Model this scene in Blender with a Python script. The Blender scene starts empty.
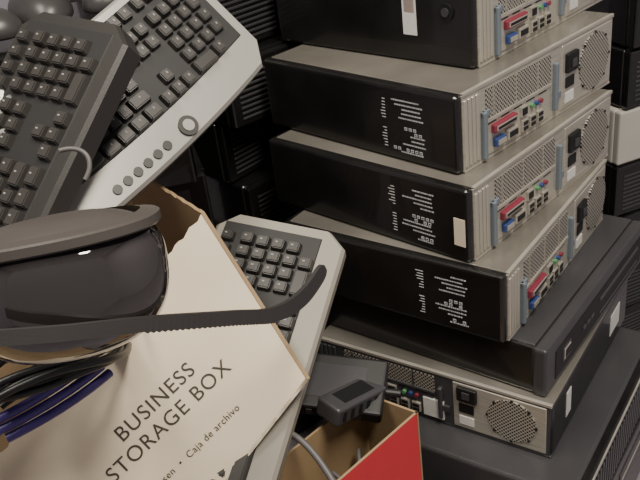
import bpy, bmesh, math, random
from mathutils import Vector, Matrix
random.seed(4)
# ---------- world-space anchor points in millimetres (x right, y away, z up, floor z=0)
KM=dict(A=(-118,790,790),B=(-30,697,624),M=(-348,640,625),E=(-262,991,801),
visor=(-201,553,876),
bk0=(-145,836,966),bk1=(-234,730,847),bk2=(-242,899,983),
sk0=(-36,1000,879),sk1=(-219,800,809),sk2=(-130,1031,975),
gk0=(36,868,684),gk1=(-53,689,569),gk2=(-67,933,718),
st0=(-244,471,876),st1=(-187,478,867),st2=(-133,510,844),st3=(-81,559,807),st4=(-47,599,778),st5=(-22,639,766),st6=(0,676,771),
ca0=(-303,582,747),ca1=(-270,597,752),ca2=(-230,619,751),ca3=(-210,654,733),
pc0=(-311,576,716),pc1=(-277,590,721),pc2=(-254,621,715),pc3=(-232,655,714),
gc0=(-86,714,553),gc1=(-59,693,556),gc2=(-36,673,541),gc3=(-19,640,522),
kc0=(-215,681,922),kc1=(-193,684,925),kc2=(-184,676,911),kc3=(-196,666,898),
r0=(86,727,530),r1=(-15,636,530),r2=(27,775,530),
m0=(-345,1184,940),m1=(-420,1120,938),br0=(0,772,552),br1=(10,720,470))
K={k:Vector(v)/1000 for k,v in KM.items()}
# ---------- materials
def mat(name,col,rough=.5,metal=0,bump=0,bscale=200,var=0,vscale=8,coat=0,spec=.5,stretch=None):
    m=bpy.data.materials.new(name);m.use_nodes=True;nt=m.node_tree;b=nt.nodes['Principled BSDF']
    b.inputs['Base Color'].default_value=(*col,1);b.inputs['Roughness'].default_value=rough;b.inputs['Metallic'].default_value=metal
    b.inputs['Specular IOR Level'].default_value=spec
    if coat:b.inputs['Coat Weight'].default_value=coat
    tc=nt.nodes.new('ShaderNodeTexCoord')
    src=tc.outputs['Object']
    if stretch:
        mp=nt.nodes.new('ShaderNodeMapping');mp.inputs['Scale'].default_value=stretch;nt.links.new(src,mp.inputs[0]);src=mp.outputs[0]
    if var:
        n=nt.nodes.new('ShaderNodeTexNoise');n.inputs['Scale'].default_value=vscale;n.inputs['Detail'].default_value=6
        nt.links.new(src,n.inputs['Vector'])
        r=nt.nodes.new('ShaderNodeMapRange');r.inputs[1].default_value=.3;r.inputs[2].default_value=.7;r.inputs[3].default_value=1-var;r.inputs[4].default_value=1+var
        nt.links.new(n.outputs['Fac'],r.inputs[0])
        v=nt.nodes.new('ShaderNodeVectorMath');v.operation='SCALE';v.inputs[0].default_value=col;nt.links.new(r.outputs[0],v.inputs['Scale']);nt.links.new(v.outputs[0],b.inputs['Base Color'])
    if bump:
        n=nt.nodes.new('ShaderNodeTexNoise');n.inputs['Scale'].default_value=bscale;nt.links.new(tc.outputs['Object'],n.inputs['Vector'])
        bp=nt.nodes.new('ShaderNodeBump');bp.inputs['Strength'].default_value=bump;bp.inputs['Distance'].default_value=.001
        nt.links.new(n.outputs['Fac'],bp.inputs['Height']);nt.links.new(bp.outputs[0],b.inputs['Normal'])
    return m
BLK=mat('black_case_paint',(.010,.0095,.0098),.24,bump=.10,bscale=900,var=.35,vscale=12,coat=.35)
PALE=mat('pale_beige_case',(.50,.48,.44),.5,var=.08)
SIL=mat('silver_sheet_metal',(.50,.475,.42),.33,.5,var=.16,vscale=20,stretch=(1,1,14))
TOPS=mat('silver_top_paint',(.235,.22,.195),.22,.45,var=.24,vscale=7)
BEI=mat('slot_cover_metal',(.53,.50,.43),.34,.5)
BLU=mat('blue_latch',(.15,.18,.21),.45)
MAG=mat('parallel_port_red',(.22,.03,.055),.4)
VGA=mat('vga_port_blue',(.03,.06,.20),.4)
DRK=mat('dark_plastic',(.006,.006,.007),.5)
LAB=mat('white_print',(.50,.51,.53),.6)
STK=mat('white_sticker',(.66,.66,.64),.5,var=.05,vscale=90)
CRM=mat('cream_sticker',(.75,.64,.50),.5)
PNK=mat('hologram_sticker',(.55,.40,.36),.3)
GRY=mat('dark_gray_bezel',(.046,.045,.050),.28,bump=.1,bscale=600,var=.12)
GRN=mat('audio_green',(.1,.3,.13),.4)
def perf(name,base,scale,thr,ax='XZ'):
    m=mat(name,base,.36,.45);nt=m.node_tree;b=nt.nodes['Principled BSDF']
    tc=nt.nodes.new('ShaderNodeTexCoord');s=nt.nodes.new('ShaderNodeSeparateXYZ');c=nt.nodes.new('ShaderNodeCombineXYZ')
    nt.links.new(tc.outputs['Object'],s.inputs[0]);nt.links.new(s.outputs[ax[0]],c.inputs[0]);nt.links.new(s.outputs[ax[1]],c.inputs[1])
    rot=nt.nodes.new('ShaderNodeMapping');rot.inputs['Rotation'].default_value=(0,0,math.radians(45));nt.links.new(c.outputs[0],rot.inputs[0])
    v=nt.nodes.new('ShaderNodeTexVoronoi');v.inputs['Scale'].default_value=scale;v.inputs['Randomness'].default_value=0;nt.links.new(rot.outputs[0],v.inputs['Vector'])
    l=nt.nodes.new('ShaderNodeMath');l.operation='LESS_THAN';l.inputs[1].default_value=thr;nt.links.new(v.outputs['Distance'],l.inputs[0])
    mx=nt.nodes.new('ShaderNodeMix');mx.data_type='RGBA';mx.inputs[6].default_value=(*base,1);mx.inputs[7].default_value=(.01,.01,.01,1)
    nt.links.new(l.outputs[0],mx.inputs[0]);nt.links.new(mx.outputs[2],b.inputs['Base Color']);return m
PRF=perf('perforated_steel',(.50,.475,.42),215,.36)
PCM=[BLK,SIL,TOPS,BEI,BLU,MAG,VGA,DRK,LAB,STK,CRM,PNK,GRY,GRN,PRF]
(iBLK,iSIL,iTOP,iBEI,iBLU,iMAG,iVGA,iDRK,iLAB,iSTK,iCRM,iPNK,iGRY,iGRN,iPRF)=range(15)
def box(bm,x0,x1,y0,y1,z0,z1,m=0,bev=0,seg=2):
    r=bmesh.ops.create_cube(bm,size=1);vs=r['verts']
    for v in vs:
        v.co=Vector((x0+(v.co.x+.5)*(x1-x0),y0+(v.co.y+.5)*(y1-y0),z0+(v.co.z+.5)*(z1-z0)))
    fs=set(f for v in vs for f in v.link_faces)
    for f in fs:f.material_index=m
    if bev:
        es=set(e for v in vs for e in v.link_edges)
        r=bmesh.ops.bevel(bm,geom=list(es),offset=bev,segments=seg,affect='EDGES',profile=.5)
        for f in r['faces']:f.material_index=m
def cyl(bm,c,ax,rad,h,m,seg=24,rad2=None):
    q={'y':Matrix.Rotation(math.pi/2,4,'X'),'x':Matrix.Rotation(math.pi/2,4,'Y'),'z':Matrix.Identity(4)}[ax]
    r=bmesh.ops.create_cone(bm,cap_ends=True,segments=seg,radius1=rad,radius2=rad2 if rad2 is not None else rad,depth=h,matrix=Matrix.Translation(c)@q)
    for f in set(f for v in r['verts'] for f in v.link_faces):f.material_index=m
def finish(bm,name,mats,mw=None,smooth=False):
    me=bpy.data.meshes.new(name);bmesh.ops.recalc_face_normals(bm,faces=bm.faces);bm.to_mesh(me);bm.free()
    for m in mats:me.materials.append(m)
    o=bpy.data.objects.new(name,me);bpy.context.collection.objects.link(o)
    if mw is not None:o.matrix_world=mw
    if smooth:
        for p in me.polygons:p.use_smooth=True
    return o
def pc(loc,yaw,W=.41,D=.38,H=.114,seed=1,front=False,labels=True,dark=False,plain=False,dim=False,pale=False,name='desktop_computer',sides=()):
    rnd=random.Random(seed);bm=bmesh.new()
    pl_,io_,la_=(iGRY,iGRY,iGRY) if dim else (iSIL,iBEI,iBLU)
    box(bm,0,W,0,D,.0005,H-.001,iBLK,.006,3)
    if front: box(bm,.004,W-.002,.004,D-.004,H-.006,H,iGRY,.002)
    else:
        box(bm,.012,W-.0005,-.002,D-.010,H-.004,H,iBLK if dark else iTOP,.0012)
        box(bm,.012,W-.0005,-.002,.01,0,.003,iBLK if dark else pl_,.0008)
        if not dark:box(bm,.012,W-.0005,-.0028,.003,H-.0050,H+.0004,iSIL,.0008)
    if plain:
        box(bm,.002,W-.002,-.014,.004,.002,H-.003,iBLK,.004)
        if not pale:
            for i in range(9):box(bm,.02,.16,-.0155,-.012,.014+.009*i,.018+.009*i,iGRY,.0006,1)
        box(bm,.19,W-.03,-.0155,-.012,H*.55,H*.8,iGRY,.001);box(bm,.20,W-.04,-.0165,-.012,H*.66,H*.69,iSIL)
        cyl(bm,(.2,-.015,.03),'y',.007,.003,iSIL,16)
    elif front:
        box(bm,-.002,W+.002,-.016,.004,.001,H-.002,iGRY,.004)
        box(bm,.03,W-.01,-.0175,-.012,.012,H-.022,iDRK,.002)
        box(bm,.20,W-.03,-.019,-.015,.045,.052,iGRY,.001)
        box(bm,.20,W-.03,-.019,-.015,.022,.025,iGRY,.0005)
        box(bm,.055,.085,-.0185,-.012,H*.30,H*.62,iGRY,.002);box(bm,.059,.081,-.0195,-.012,H*.35,H*.57,iSIL,.001);box(bm,.0605,.0795,-.020,-.012,H*.37,H*.55,iDRK,.001)
        for i in range(3):box(bm,.13+.016*i,.142+.016*i,-.019,-.016,.035,.041,iGRY)
    else:
        box(bm,.010,W-.003,-.0015,.002,.003,H-.003,pl_)
        for i in range(4):
            box(bm,.013+.0088*i,.0200+.0088*i,-.0035,0,.008,H-.010,io_,.001,1)
            box(bm,.0205+.0088*i,.0212+.0088*i,-.0018,0,.008,H-.010,iDRK)
        box(bm,.050,.058,-.009,0,.006,H*.66,la_,.002);box(bm,.050,.068,-.006,0,H*.58,H*.66,la_,.001)
        box(bm,.062,.225,-.0025,0,.060,H-.010,iPRF)
        for i in range(3):box(bm,.078+.055*i,.0795+.055*i,-.004,0,.060,H-.010,pl_)
        box(bm,.062,.225,-.005,0,.056,.060,pl_)
        box(bm,.062,.222,-.003,0,.008,.055,io_)
        for i in range(5):box(bm,.064+.032*i,.084+.032*i,-.0036,0,.0525,.054,iDRK)
        box(bm,.072,.128,-.010,-.002,.037,.050,iMAG,.002);box(bm,.076,.124,-.0115,-.01,.040,.047,iSIL);box(bm,.078,.122,-.0118,-.01,.0415,.0455,iDRK)
        box(bm,.076,.100,-.010,-.002,.015,.028,iVGA,.002);box(bm,.079,.097,-.0115,-.01,.018,.025,iSIL)
        box(bm,.106,.132,-.009,-.002,.014,.030,iSIL,.002);box(bm,.109,.129,-.010,-.008,.018,.026,iDRK)
        for i in range(3):
            box(bm,.145+.02*i,.160+.02*i,-.007,-.002,.012,.030,iSIL,.001);box(bm,.147+.02*i,.158+.02*i,-.008,-.002,.014,.019,iDRK);box(bm,.147+.02*i,.158+.02*i,-.008,-.002,.022,.027,iDRK)
        box(bm,.142,.158,-.007,-.002,.036,.050,iSIL);box(bm,.144,.156,-.008,-.002,.038,.048,iDRK)
        for i,mm in enumerate((iGRN,iVGA,iMAG)):cyl(bm,(.172+.011*i,-.005,.044),'y',.0035,.006,mm,12)
        box(bm,.232,.239,-.009,0,.014,H-.026,la_,.002);box(bm,.239,.250,-.006,0,.03,.04,la_)
        box(bm,.256,W-.008,-.003,0,.006,H-.008,iSIL,.001,1)
        box(bm,.264,.296,-.009,0,.062,min(.092,H-.012),iDRK,.002);box(bm,.274,.286,-.011,0,.070,.082,iGRY)
        box(bm,.266,.290,-.0045,0,.038,.054,iDRK)
        box(bm,.266,.290,-.0042,0,.014,.030,iSTK)
        rr_=H/2-.012
        cyl(bm,(.350,-.003,H/2),'y',rr_,.003,iPRF,32)
        for a in range(8):
            an=a*math.pi/4
            cyl(bm,(.350+rr_*math.cos(an),-.0045,H/2+rr_*math.sin(an)),'y',.0022,.002,iDRK,8)
    if labels: # printed regulatory text on the left side
        def dash(ya,yb,za,zb,m=iLAB):box(bm,-.0004,.001,ya,yb,za,zb,m)
        for r in range(13):
            z=H*.82-r*.0064
            if r in(5,):continue
            y=.054+rnd.random()*.010;ye=y+(.020+rnd.random()*.030)
            while y<ye:
                w=rnd.choice((.0008,.0014,.0022,.003))
                if r in(6,7,11) :
                    if rnd.random()<.8:dash(y,y+.0050,z-.0054,z-.0010);dash(y+.0010,y+.0040,z-.0044,z-.0020,iBLK)
                    y+=.0078
                else:dash(y,y+w,z-.0022,z-.0002);y+=w+.0012
        for r in range(7):
            z=H*.80-r*.0046;dash(.124,.124+.004+rnd.random()*.009,z-.0011,z)
        for r in range(7):
            z=H*.42-r*.0046;dash(.124,.124+.003+rnd.random()*.006,z-.0011,z)
    for st in sides:
        pl,a0,a1,z0,z1,m=st
        if pl=='x0':box(bm,-.0008,.001,a0,a1,z0,z1,m)
        if pl=='xW':box(bm,W-.001,W+.0008,a0,a1,z0,z1,m)
        if pl=='y0':box(bm,a0,a1,-.0052,0,z0,z1,m)
        if pl=='foot':cyl(bm,(-.001,a0,z0),'x',.012,.004,iDRK,20);cyl(bm,(-.003,a0,z0),'x',.006,.004,iGRY,16)
    return finish(bm,name,([PALE]+PCM[1:12]+[PALE]+PCM[13:]) if pale else PCM,Matrix.Translation(loc)@Matrix.Rotation(math.radians(yaw),4,'Z'))
Z0=.80;h=.114
pc((.242,1.094,Z0),43.9,seed=1,labels=False,sides=[('x0',.094,.118,.040,.112,iSTK),('x0',.097,.115,.072,.100,iPNK),('foot',.042,0,.078,0,0)])
pc((.198,1.004,Z0-h),41.6,seed=2)
pc((.200,.959,Z0-2*h),43.8,seed=3,sides=[('x0',.006,.024,.026,.068,iCRM)])
pc((.236,.918,Z0-3*h),51,seed=4,W=.40)
pc((.277,.905,Z0-3*h-.085),49.8,W=.405,H=.085,front=True,labels=False)
a6=math.radians(53.1);n6=Vector((.294,.878,0))+Vector((-math.sin(a6),math.cos(a6),0))*.41
pc((n6.x,n6.y,Z0-.527),53.1-90,D=.38,H=.1,seed=6,dim=True,labels=False,sides=[('y0',.205,.240,.010,.045,iSTK),('xW',.06,.08,.03,.075,iSTK),('xW',.28,.33,.03,.07,iSTK)])
p7=Vector((.298,.800,.273))
bm=bmesh.new();box(bm,0,.42,0,.40,0,.112,iGRY,.006,3);box(bm,.01,.41,-.012,.002,.004,.108,iBLK,.003)
for i in range(30):box(bm,.02+i*.0128,.0265+i*.0128,-.0155,-.01,.016,.096,iGRY,.0008,1)
box(bm,.012,.408,-.014,-.01,.099,.104,iSIL)
finish(bm,'desktop_computer',PCM,Matrix.Translation((p7.x,p7.y,.160))@Matrix.Rotation(math.radians(53),4,'Z'))
pc((p7.x+.01,p7.y+.02,.0),52,H=.159,seed=8,plain=True,dark=True,labels=False)
zz=0
for i,(ya,dx,dk) in enumerate([(22,0,1),(20,.01,1),(24,0,1),(21,-.01,0),(20,-.01,0),(23,.0,1),(19,.005,0),(22,0,1),(20,0,1)]):
    pc((.590+dx,1.43,zz),ya,seed=20+i,labels=False,plain=True,dark=bool(dk),pale=(i==4));zz+=.1142
zz=0
for i in range(10):
    pc((-.123-.03*(i%2),1.292+.02*(i%3),zz),38+4*(i%3),seed=40+i,labels=False,plain=True,dark=i!=5);zz+=.1142
zz=0
for i in range(8):
    pc((-.53+.01*(i%2),1.05+.01*(i%3),zz),9+2*(i%3),W=.37,D=.25,seed=60+i,labels=False,plain=True,dark=True);zz+=.1142
# ---------- keyboards
def frame(o,x,w,Wd,tilt=0):
    X=(x-o).normalized();Y=(w-o);Y=(Y-X*Y.dot(X)).normalized()
    Z=X.cross(Y)
    if Z.z<0:Z=-Z
    Y=(Y*math.cos(tilt)-Z*math.sin(tilt))
    Z=X.cross(Y)
    if Z.z<0:
        o=o+Y*Wd;Y=-Y;Z=-Z
    m=Matrix((X,Y,Z)).transposed().to_4x4();m.translation=o;return m
KF_B=mat('keyboard_black_plastic',(.026,.024,.023),.45,bump=.15,bscale=700)
KK_B=mat('keycap_black',(.040,.037,.035),.38,bump=.1,bscale=900)
KF_S=mat('keyboard_silver_plastic',(.36,.35,.325),.32,.25)
KK_D=mat('keycap_dark',(.035,.033,.032),.36)
KF_G=mat('keyboard_gray_plastic',(.26,.24,.205),.5)
KL=mat('key_legend',(.28,.28,.27),.6)
KT=mat('key_bed',(.012,.012,.013),.6)
MSG=mat('mouse_gray_plastic',(.045,.043,.043),.35)
def keyboard(name,mw,L,Wd,mats,palm,bend=0,thick=.018,palm_high=True,media=False):
    bm=bmesh.new();n=24
    def bx(x,y):
        t=(x/L-.5)*2;return y+bend*(1-t*t)
    def slab(x0,x1,y0,y1,z0,z1,m,rc=0):
        rows=[]
        for i in range(n+1):
            x=x0+(x1-x0)*i/n;e=0
            if rc:
                dd=min(i,n-i)/n*(x1-x0)
                if dd<rc:e=rc-math.sqrt(max(0,rc*rc-(rc-dd)**2))
            q=[bm.verts.new((x,bx(x,yy),z)) for yy,z in((y0+e,z0),(y1-e,z0),(y1-e,z1-.004),(y1-e-.004,z1),(y0+e+.004,z1),(y0+e,z1-.004))]
            rows.append(q)
        for i in range(n):
            for j in range(6):
                f=bm.faces.new((rows[i][j],rows[i][(j+1)%6],rows[i+1][(j+1)%6],rows[i+1][j]));f.material_index=m
        for q in(rows[0],rows[-1]):bm.faces.new(q).material_index=m
    slab(0,L,0,Wd,0,thick,0,.022)
    ky0=.012;ky1=Wd-palm-.008
    slab(.012,L-.012,ky0-.003,ky1+.003,thick-.004,thick+.001,3)
    rows=6;p=(ky1-ky0-.006)/rows
    for r in range(rows):
        rr=r
        yc=ky0+ (r*p if r==0 else r*p+.006)
        px=(L-.034-.016)/22.0
        if rr==0:
            cols=[(0,1)]+[(1.6+i+.4*(i//4),1) for i in range(12)]+[(15.2+i,1) for i in range(3)]+[(18.5+i*1,.9) for i in range(4)]
        elif rr==5:
            cols=[(0,1.4),(1.4,1.2),(2.6,1.3),(3.9,6),(9.9,1.3),(11.2,1.2),(12.4,1.2),(13.6,1.3),(15.2,1),(16.2,1),(17.2,1),(18.5,2),(20.5,1)]
        else:
            off={1:1,2:1.5,3:1.8,4:2.3}[rr];cols=[(0,off)]+[(off+i,1) for i in range(int(14.9-off-1))]
            e=off+int(14.9-off-1);cols+=[(e,14.9-e)]
            if rr in(1,2):cols+=[(15.2+i,1) for i in range(3)]
            if rr==4:cols+=[(16.2,1)]
            cols+=[(18.5+i,1) for i in range(4)]
        for cx,cw in cols:
            xa=.018+cx*px;xb=xa+cw*px
            xa2,xb2=L-xb,L-xa
            g=.0008
            y0=yc+g;y1=yc+p-g;x0=xa2+g;x1=xb2-g
            if x1>L-.013:x1=L-.013
            xm=(x0+x1)/2;dy=bx(xm,0)
            r1=bmesh.ops.create_cube(bm,size=1)['verts']
            hz=.0085+(.0015 if rr in(1,) else 0)
            for v in r1:
                top=v.co.z>0;s=.74 if top else 1
                v.co=Vector((xm+v.co.x*(x1-x0-(.004 if top else 0)),(y0+y1)/2+dy+v.co.y*(y1-y0)*s,thick+(hz if top else .0)))
            fs=set(f for v in r1 for f in v.link_faces)
            for f in fs:f.material_index=1
            es=[e for e in set(e for v in r1 for e in v.link_edges) if max(e.verts[0].co.z,e.verts[1].co.z)>thick+.004]
            rb=bmesh.ops.bevel(bm,geom=es,offset=.0012,segments=2,affect='EDGES')
            for f in rb['faces']:f.material_index=1
            if cw<1.7:
                ym=(y0+y1)/2+dy-.002
                box(bm,xm-.0026,xm-.0010,ym-.0014,ym+.0014,thick+hz-.001,thick+hz+.00015,2)
    if media:
        yc=Wd-palm*.45
        for i in range(6):
            xx=L*(.42+.035*i) ;cyl(bm,(xx,bx(xx,yc),thick+.0005),'z',.0055,.003,1,18)
        xx=L*.34;cyl(bm,(xx,bx(xx,yc),thick+.001),'z',.012,.004,1,28);cyl(bm,(xx,bx(xx,yc),thick+.002),'z',.007,.004,0,24)
    return finish(bm,name,mats,mw)
W1=.155;m=frame(K['bk0'],K['bk1'],K['bk2'],W1,.08)
keyboard('computer_keyboard',m,.45,W1,[KF_B,KK_B,KL,KT],.012,thick=.026)
W2=.175;m=frame(K['sk0'],K['sk1'],K['sk2'],W2)
keyboard('computer_keyboard',m,.45,W2,[KF_S,KK_D,KL,KT],.036,bend=.014,media=True)
W3=.165;m=frame(K['gk0'],K['gk1'],K['gk2'],W3)
keyboard('computer_keyboard',m,.44,W3,[KF_G,KK_D,KL,KT],.022)
# ---------- cardboard storage box
CW=mat('cream_cardboard',(.70,.60,.46),.7,bump=.35,bscale=60,var=.09,vscale=9)
CB=mat('kraft_cardboard',(.29,.20,.11),.8,bump=.3,bscale=80,var=.12,vscale=9)
INK=mat('black_ink',(.045,.035,.03),.6)
A,B,M,E=K['A'],K['B'],K['M'],K['E']
def wall(bm,a,b,c,d,nrm,t,mo,mi,jag=0,n=70):
    rows=[]
    for i in range(n+1):
        s=i/n;top=a.lerp(b,s);bot=d.lerp(c,s)
        dirv=(top-bot).normalized();j=jag*(random.random()*.5+.5*math.sin(i*1.9))
        tp=top+dirv*j
        rows.append([bm.verts.new(tp),bm.verts.new(bot),bm.verts.new(bot-nrm*t),bm.verts.new(tp-nrm*t+dirv*jag*random.uniform(-.5,.5))])
    for i in range(n):
        for k,mm in((0,mo),(1,mi),(2,mi),(3,mi)):
            f=bm.faces.new((rows[i][k],rows[i][(k+1)%4],rows[i+1][(k+1)%4],rows[i+1][k]));f.material_index=mm
    for q in(rows[0],rows[-1]):bm.faces.new(q).material_index=mi
bm=bmesh.new()
M2=A+(M-A)*1.3;B2=B+(M2-A);v=E-A
nf=(M-A).cross(B-A).normalized()
if nf.dot(v)>0:nf=-nf
wall(bm,A,M2,B2,B,nf,.004,0,1,.0025)
ne=(B-A).cross(v).normalized()
if ne.dot(M-A)>0:ne=-ne
wall(bm,A,A+v,B+v,B,ne,.004,0,1,.002,40)
wall(bm,M2,M2+v,B2+v,B2,-ne,.004,0,1,.002,40)
wall(bm,A+v,M2+v,B2+v,B+v,-nf,.004,0,1,.002)
nb=(B-A).normalized()
wall(bm,B,B2,B2+v,B+v,nb,.004,0,1,0,4)
sb=finish(bm,'cardboard_storage_box',[CW,CB])
def pan(s,t):return A+(M-A)*s+(B-A)*t
tx=(pan(.207,.661)-pan(.739,.52)).normalized();ty=nf.cross(tx)
tx=tx*math.cos(.05)+ty*math.sin(.05);ty=nf.cross(tx)
def text(body,o,size,name,sp=1.1):
    cu=bpy.data.curves.new(name,'FONT');cu.body=body;cu.size=size;cu.extrude=.0001;cu.space_character=sp
    ob=bpy.data.objects.new(name,cu);bpy.context.collection.objects.link(ob)
    mm=Matrix((tx,ty,nf)).transposed().to_4x4();mm.translation=o+nf*.0006
    ob.matrix_world=mm;cu.materials.append(INK);ob.parent=sb;return ob
o0=pan(.745,.54)
text('STORAGE BOX',o0,.0225,'printed_title_lower',1.12)
text('BUSINESS',o0+ty*.0240+tx*.034,.0225,'printed_title_upper',1.12)
text('Décosen  •  Caja de archivo',o0-ty*.036+tx*.012,.0104,'printed_subtitle')
# ---------- face shield
VIS=mat('glossy_smoked_visor',(.024,.020,.021),.05,coat=1,spec=.8)
BND=mat('matte_black_band',(.030,.028,.028),.5,bump=.15,bscale=500)
BN2=mat('matte_gray_band',(.060,.053,.049),.42,bump=.1,bscale=500)
par=bpy.data.objects.new('face_shield',None);bpy.context.collection.objects.link(par)
c=K['visor']
Xd=Vector((.998,.02,.045)).normalized()
Zd=Vector((.10,.30,.95));Zd=(Zd-Xd*Zd.dot(Xd)).normalized();Yd=Zd.cross(Xd)
md=Matrix((Xd,Yd,Zd)).transposed().to_4x4();md.translation=c
bm=bmesh.new();bmesh.ops.create_uvsphere(bm,u_segments=64,v_segments=48,radius=1)
for vv in bm.verts:
    p=vv.co;r=math.hypot(p.x,p.y);q=math.copysign(abs(p.z)**.85,p.z)
    k=r**.62/max(r,1e-6) if r>1e-5 else 1
    vv.co=Vector((p.x*k*.083,p.y*k*.062,q*(.068 if q<0 else .040)))
for f in bm.faces:f.material_index=1 if f.calc_center_median().z>.024 else 0
o=finish(bm,'visor',[VIS,BN2],None,True);o.parent=par;o.matrix_world=md
bm=bmesh.new();n=64;rows=[]
for i in range(n):
    a=2*math.pi*i/n;ca,sa=math.cos(a),math.sin(a);k=(abs(ca)**2.3+abs(sa)**2.3)**(-1/2.3)
    rows.append([bm.verts.new((ca*k*rx,sa*k*ry,z)) for rx,ry,z in((.082,.061,.022),(.084,.063,.0235),(.084,.063,.030),(.082,.061,.0315),(.070,.050,.034))])
for i in range(n):
    for j in range(5):bm.faces.new((rows[i][j],rows[i][(j+1)%5],rows[(i+1)%n][(j+1)%5],rows[(i+1)%n][j]))
o=finish(bm,'brow_band',[BN2],None,False);o.parent=par;o.matrix_world=md
pts=[K['st%d'%i] for i in range(7)]
def cr(p,t):
    i=min(int(t),len(p)-2);f=t-i;a=p[max(i-1,0)];b=p[i];c_=p[i+1];d=p[min(i+2,len(p)-1)]
    return .5*((2*b)+(c_-a)*f+(2*a-5*b+4*c_-d)*f*f+(3*b-a-3*c_+d)*f**3)
bm=bmesh.new();rows=[];N=180
ups=Vector((.13,.30,.95)).normalized()
for i in range(N+1):
    t=6*i/N;p=cr(pts,t);tg=(cr(pts,min(t+.02,6))-cr(pts,max(t-.02,0))).normalized()
    up=(ups-tg*ups.dot(tg)).normalized();nn=tg.cross(up)
    w=.0055 if t<3.6 else (.0055+.0025*math.sin(min(1,(t-3.6)/1.6)*math.pi/2) if t<5.6 else .008*math.sqrt(max(0,1-((t-5.6)/.42)**2)))
    w=max(w,.001);tooth=(.0016 if (i%2 and 1.9<t<4.0) else 0)
    rows.append([bm.verts.new(p+up*w+nn*.002),bm.verts.new(p+up*w-nn*.002),bm.verts.new(p-up*(w+tooth)-nn*.003),bm.verts.new(p-up*(w+tooth)+nn*.003)])
for i in range(N):
    for j in range(4):bm.faces.new((rows[i][j],rows[i][(j+1)%4],rows[i+1][(j+1)%4],rows[i+1][j]))
for q in(rows[0],rows[-1]):bm.faces.new(q)
o=finish(bm,'strap',[BND]);o.parent=par
# ---------- cables
def cable(name,lists,rad,m):
    cu=bpy.data.curves.new(name,'CURVE');cu.dimensions='3D';cu.bevel_depth=rad;cu.bevel_resolution=4
    for ps in lists:
        s=cu.splines.new('NURBS');s.points.add(len(ps)-1)
        for i,p in enumerate(ps):s.points[i].co=(*p,1)
        s.use_endpoint_u=True;s.order_u=4
    cu.materials.append(m);ob=bpy.data.objects.new(name,cu);bpy.context.collection.objects.link(ob);return ob
CBK=mat('cable_black',(.012,.012,.013),.4);CPU=mat('cable_violet',(.05,.03,.18),.4);CGR=mat('cable_gray',(.10,.095,.095),.45)
lists=[]
for i in range(14):
    o=Vector((random.uniform(-.015,.015),random.uniform(-.02,.04),random.uniform(-.028,.025)))
    lists.append([K['ca%d'%j]+o+Vector((random.uniform(-.008,.008) for _ in range(3))) for j in range(4)]+[K['ca3']+Vector((-.01,.06,-.03))+o])
cable('cable_bundle',lists,.0036,CBK)
lists=[]
for i in range(5):
    b_=Vector((random.uniform(-.035,.03),random.uniform(.68,.74),random.uniform(.44,.48)))
    lists.append([b_+Vector((random.uniform(-.04,.04),random.uniform(-.03,.03),random.uniform(-.02,.02))) for j in range(6)])
cable('cable_bundle',lists,.0026,CGR)
cable('violet_cable',[[K['pc%d'%j]+Vector((.006*q,-.004,-.009*q+.004)) for j in range(4)] for q in range(3)],.0045,CPU)
cable('gray_cable',[[K['gc0']+Vector((-.03,.02,.0))]+[K['gc%d'%j]+Vector((0,-.01,.012)) for j in range(4)]],.0036,CGR)
cable('keyboard_cord',[[K['kc%d'%j] for j in range(4)]],.0022,CGR)
# ---------- red carton
RED=mat('red_printed_card',(.56,.02,.03),.42,var=.06);
r0,r1,r2=K['r0'],K['r1'],K['r2'];r1=r0+(r1-r0)*1.3;dn=Vector((0,0,-.30))
bm=bmesh.new();u=(r1-r0).normalized();w=(r2-r0);r3=r1+w
nn=Vector((u.y,-u.x,0)); 
if nn.dot(w)>0:nn=-nn
un=Vector((w.y,-w.x,0)).normalized()
if un.dot(u)>0:un=-un
wall(bm,r0,r1,r1+dn,r0+dn,nn,.003,0,1,0,6)
wall(bm,r0,r2,r2+dn,r0+dn,un,.003,0,1,0,6)
wall(bm,r2,r3,r3+dn,r2+dn,-nn,.003,0,1,0,6)
wall(bm,r1,r3,r3+dn,r1+dn,-un,.003,0,1,0,6)
wall(bm,r0+dn,r1+dn,r3+dn,r2+dn,Vector((0,0,-1)),.003,0,1,0,4)
finish(bm,'red_carton',[RED,CB])
# dark drive and adapter resting on the rim of the red carton, against the stack
def brick(name,k,size,rot,mats,bev=.004):
    bm=bmesh.new();sx,sy,sz=[q/2 for q in size];box(bm,-sx,sx,-sy,sy,-sz,sz,0,bev,3)
    box(bm,-sx*.6,sx*.6,-sy*.6,sy*.6,sz-.0005,sz+.0005,1)
    for i in range(5):box(bm,-sx*.8+i*sx*.32,-sx*.8+i*sx*.32+sx*.12,-sy-.0008,-sy+.001,-sz*.5,sz*.5,1)
    cyl(bm,(sx+.008,0,0),'x',.005,.02,0,12)
    return finish(bm,name,mats,Matrix.Translation(k)@Matrix.Rotation(rot[2],4,'Z')@Matrix.Rotation(rot[1],4,'Y')@Matrix.Rotation(rot[0],4,'X'))
brick('optical_drive',(-.005,.775,.545),(.12,.075,.022),(.35,.12,-.25),[DRK,GRY])
brick('power_adapter',(.012,.742,.548),(.085,.035,.024),(.1,.25,.75),[GRY,DRK])
for nm,x0,x1,y0,y1,zt in(('shipping_carton',-.75,-.20,.30,1.0,.40),('shipping_carton',-.12,.10,.45,.84,.228)):
    bm=bmesh.new();box(bm,x0,x1,y0,y1,0,zt,0,.004);box(bm,x0-.001,x1+.001,(y0+y1)/2-.025,(y0+y1)/2+.025,zt-.08,zt+.0008,1);finish(bm,nm,[CB,CRM])
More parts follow.
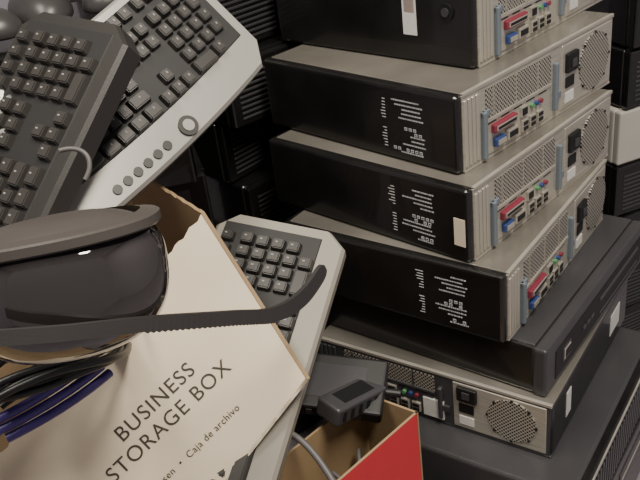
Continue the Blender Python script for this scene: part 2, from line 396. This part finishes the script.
def mouse(k,rz,s=1):
    bm=bmesh.new();bmesh.ops.create_uvsphere(bm,u_segments=32,v_segments=20,radius=1)
    for vv in bm.verts:
        p=vv.co;vv.co=Vector((p.x*.033*(1-.1*p.y),p.y*.058,(p.z*.026*(1-.25*p.y) if p.z>0 else p.z*.008)))*s
    box(bm,-.004*s,.004*s,.025*s,.045*s,.012*s,.024*s,1,.002)
    finish(bm,'computer_mouse',[MSG,GRY],Matrix.Translation(k)@Matrix.Rotation(rz,4,'Z')@Matrix.Rotation(.1,4,'X'),True)
mouse(K['m0'],.5,1.25);mouse(K['m1'],1.3,1.25);mouse(K['m0']+Vector((.11,.03,0)),-.6,1.15)
# ---------- room
FL=mat('floor_vinyl',(.22,.20,.23),.6,var=.12,vscale=5);WL=mat('wall_paint',(.42,.40,.46),.8,var=.04);CE=mat('ceiling_paint',(.7,.69,.66),.9)
def slab(name,a,b,m):
    bm=bmesh.new();box(bm,a[0],b[0],a[1],b[1],a[2],b[2]);return finish(bm,name,[m])
slab('floor',(-2,-1.5,-.05),(2,2.6,0),FL);slab('ceiling',(-2,-1.5,2.6),(2,2.6,2.65),CE)
slab('wall_back',(-2,2.6,0),(2,2.65,2.6),WL);slab('wall_left',(-2.05,-1.5,0),(-2,2.6,2.6),WL);slab('wall_right',(2,-1.5,0),(2.05,2.6,2.6),WL)
def area(name,loc,sx,sy,pw,col):
    l=bpy.data.lights.new(name,'AREA');l.shape='RECTANGLE';l.size=sx;l.size_y=sy;l.energy=pw;l.color=col
    o=bpy.data.objects.new(name,l);bpy.context.collection.objects.link(o);o.location=loc;return o
area('ceiling_light',(.55,.05,2.55),.3,1.2,68,(1,.925,.79));area('ceiling_light',(-.7,.4,2.55),.3,1.2,33,(1,.925,.80))
w=bpy.data.worlds.new('w');bpy.context.scene.world=w;w.use_nodes=True;w.node_tree.nodes['Background'].inputs[0].default_value=(1,.95,.91,1);w.node_tree.nodes['Background'].inputs[1].default_value=.25
cd=bpy.data.cameras.new('camera');cd.lens=46.406;cd.sensor_width=36;cd.clip_start=.01
co=bpy.data.objects.new('camera',cd);bpy.context.collection.objects.link(co)
co.matrix_world=Matrix.Translation((0,0,1.181))@Matrix.Rotation(math.radians(90-29.31),4,'X')@Matrix.Rotation(math.radians(-7.64),4,'Z')
bpy.context.scene.camera=co
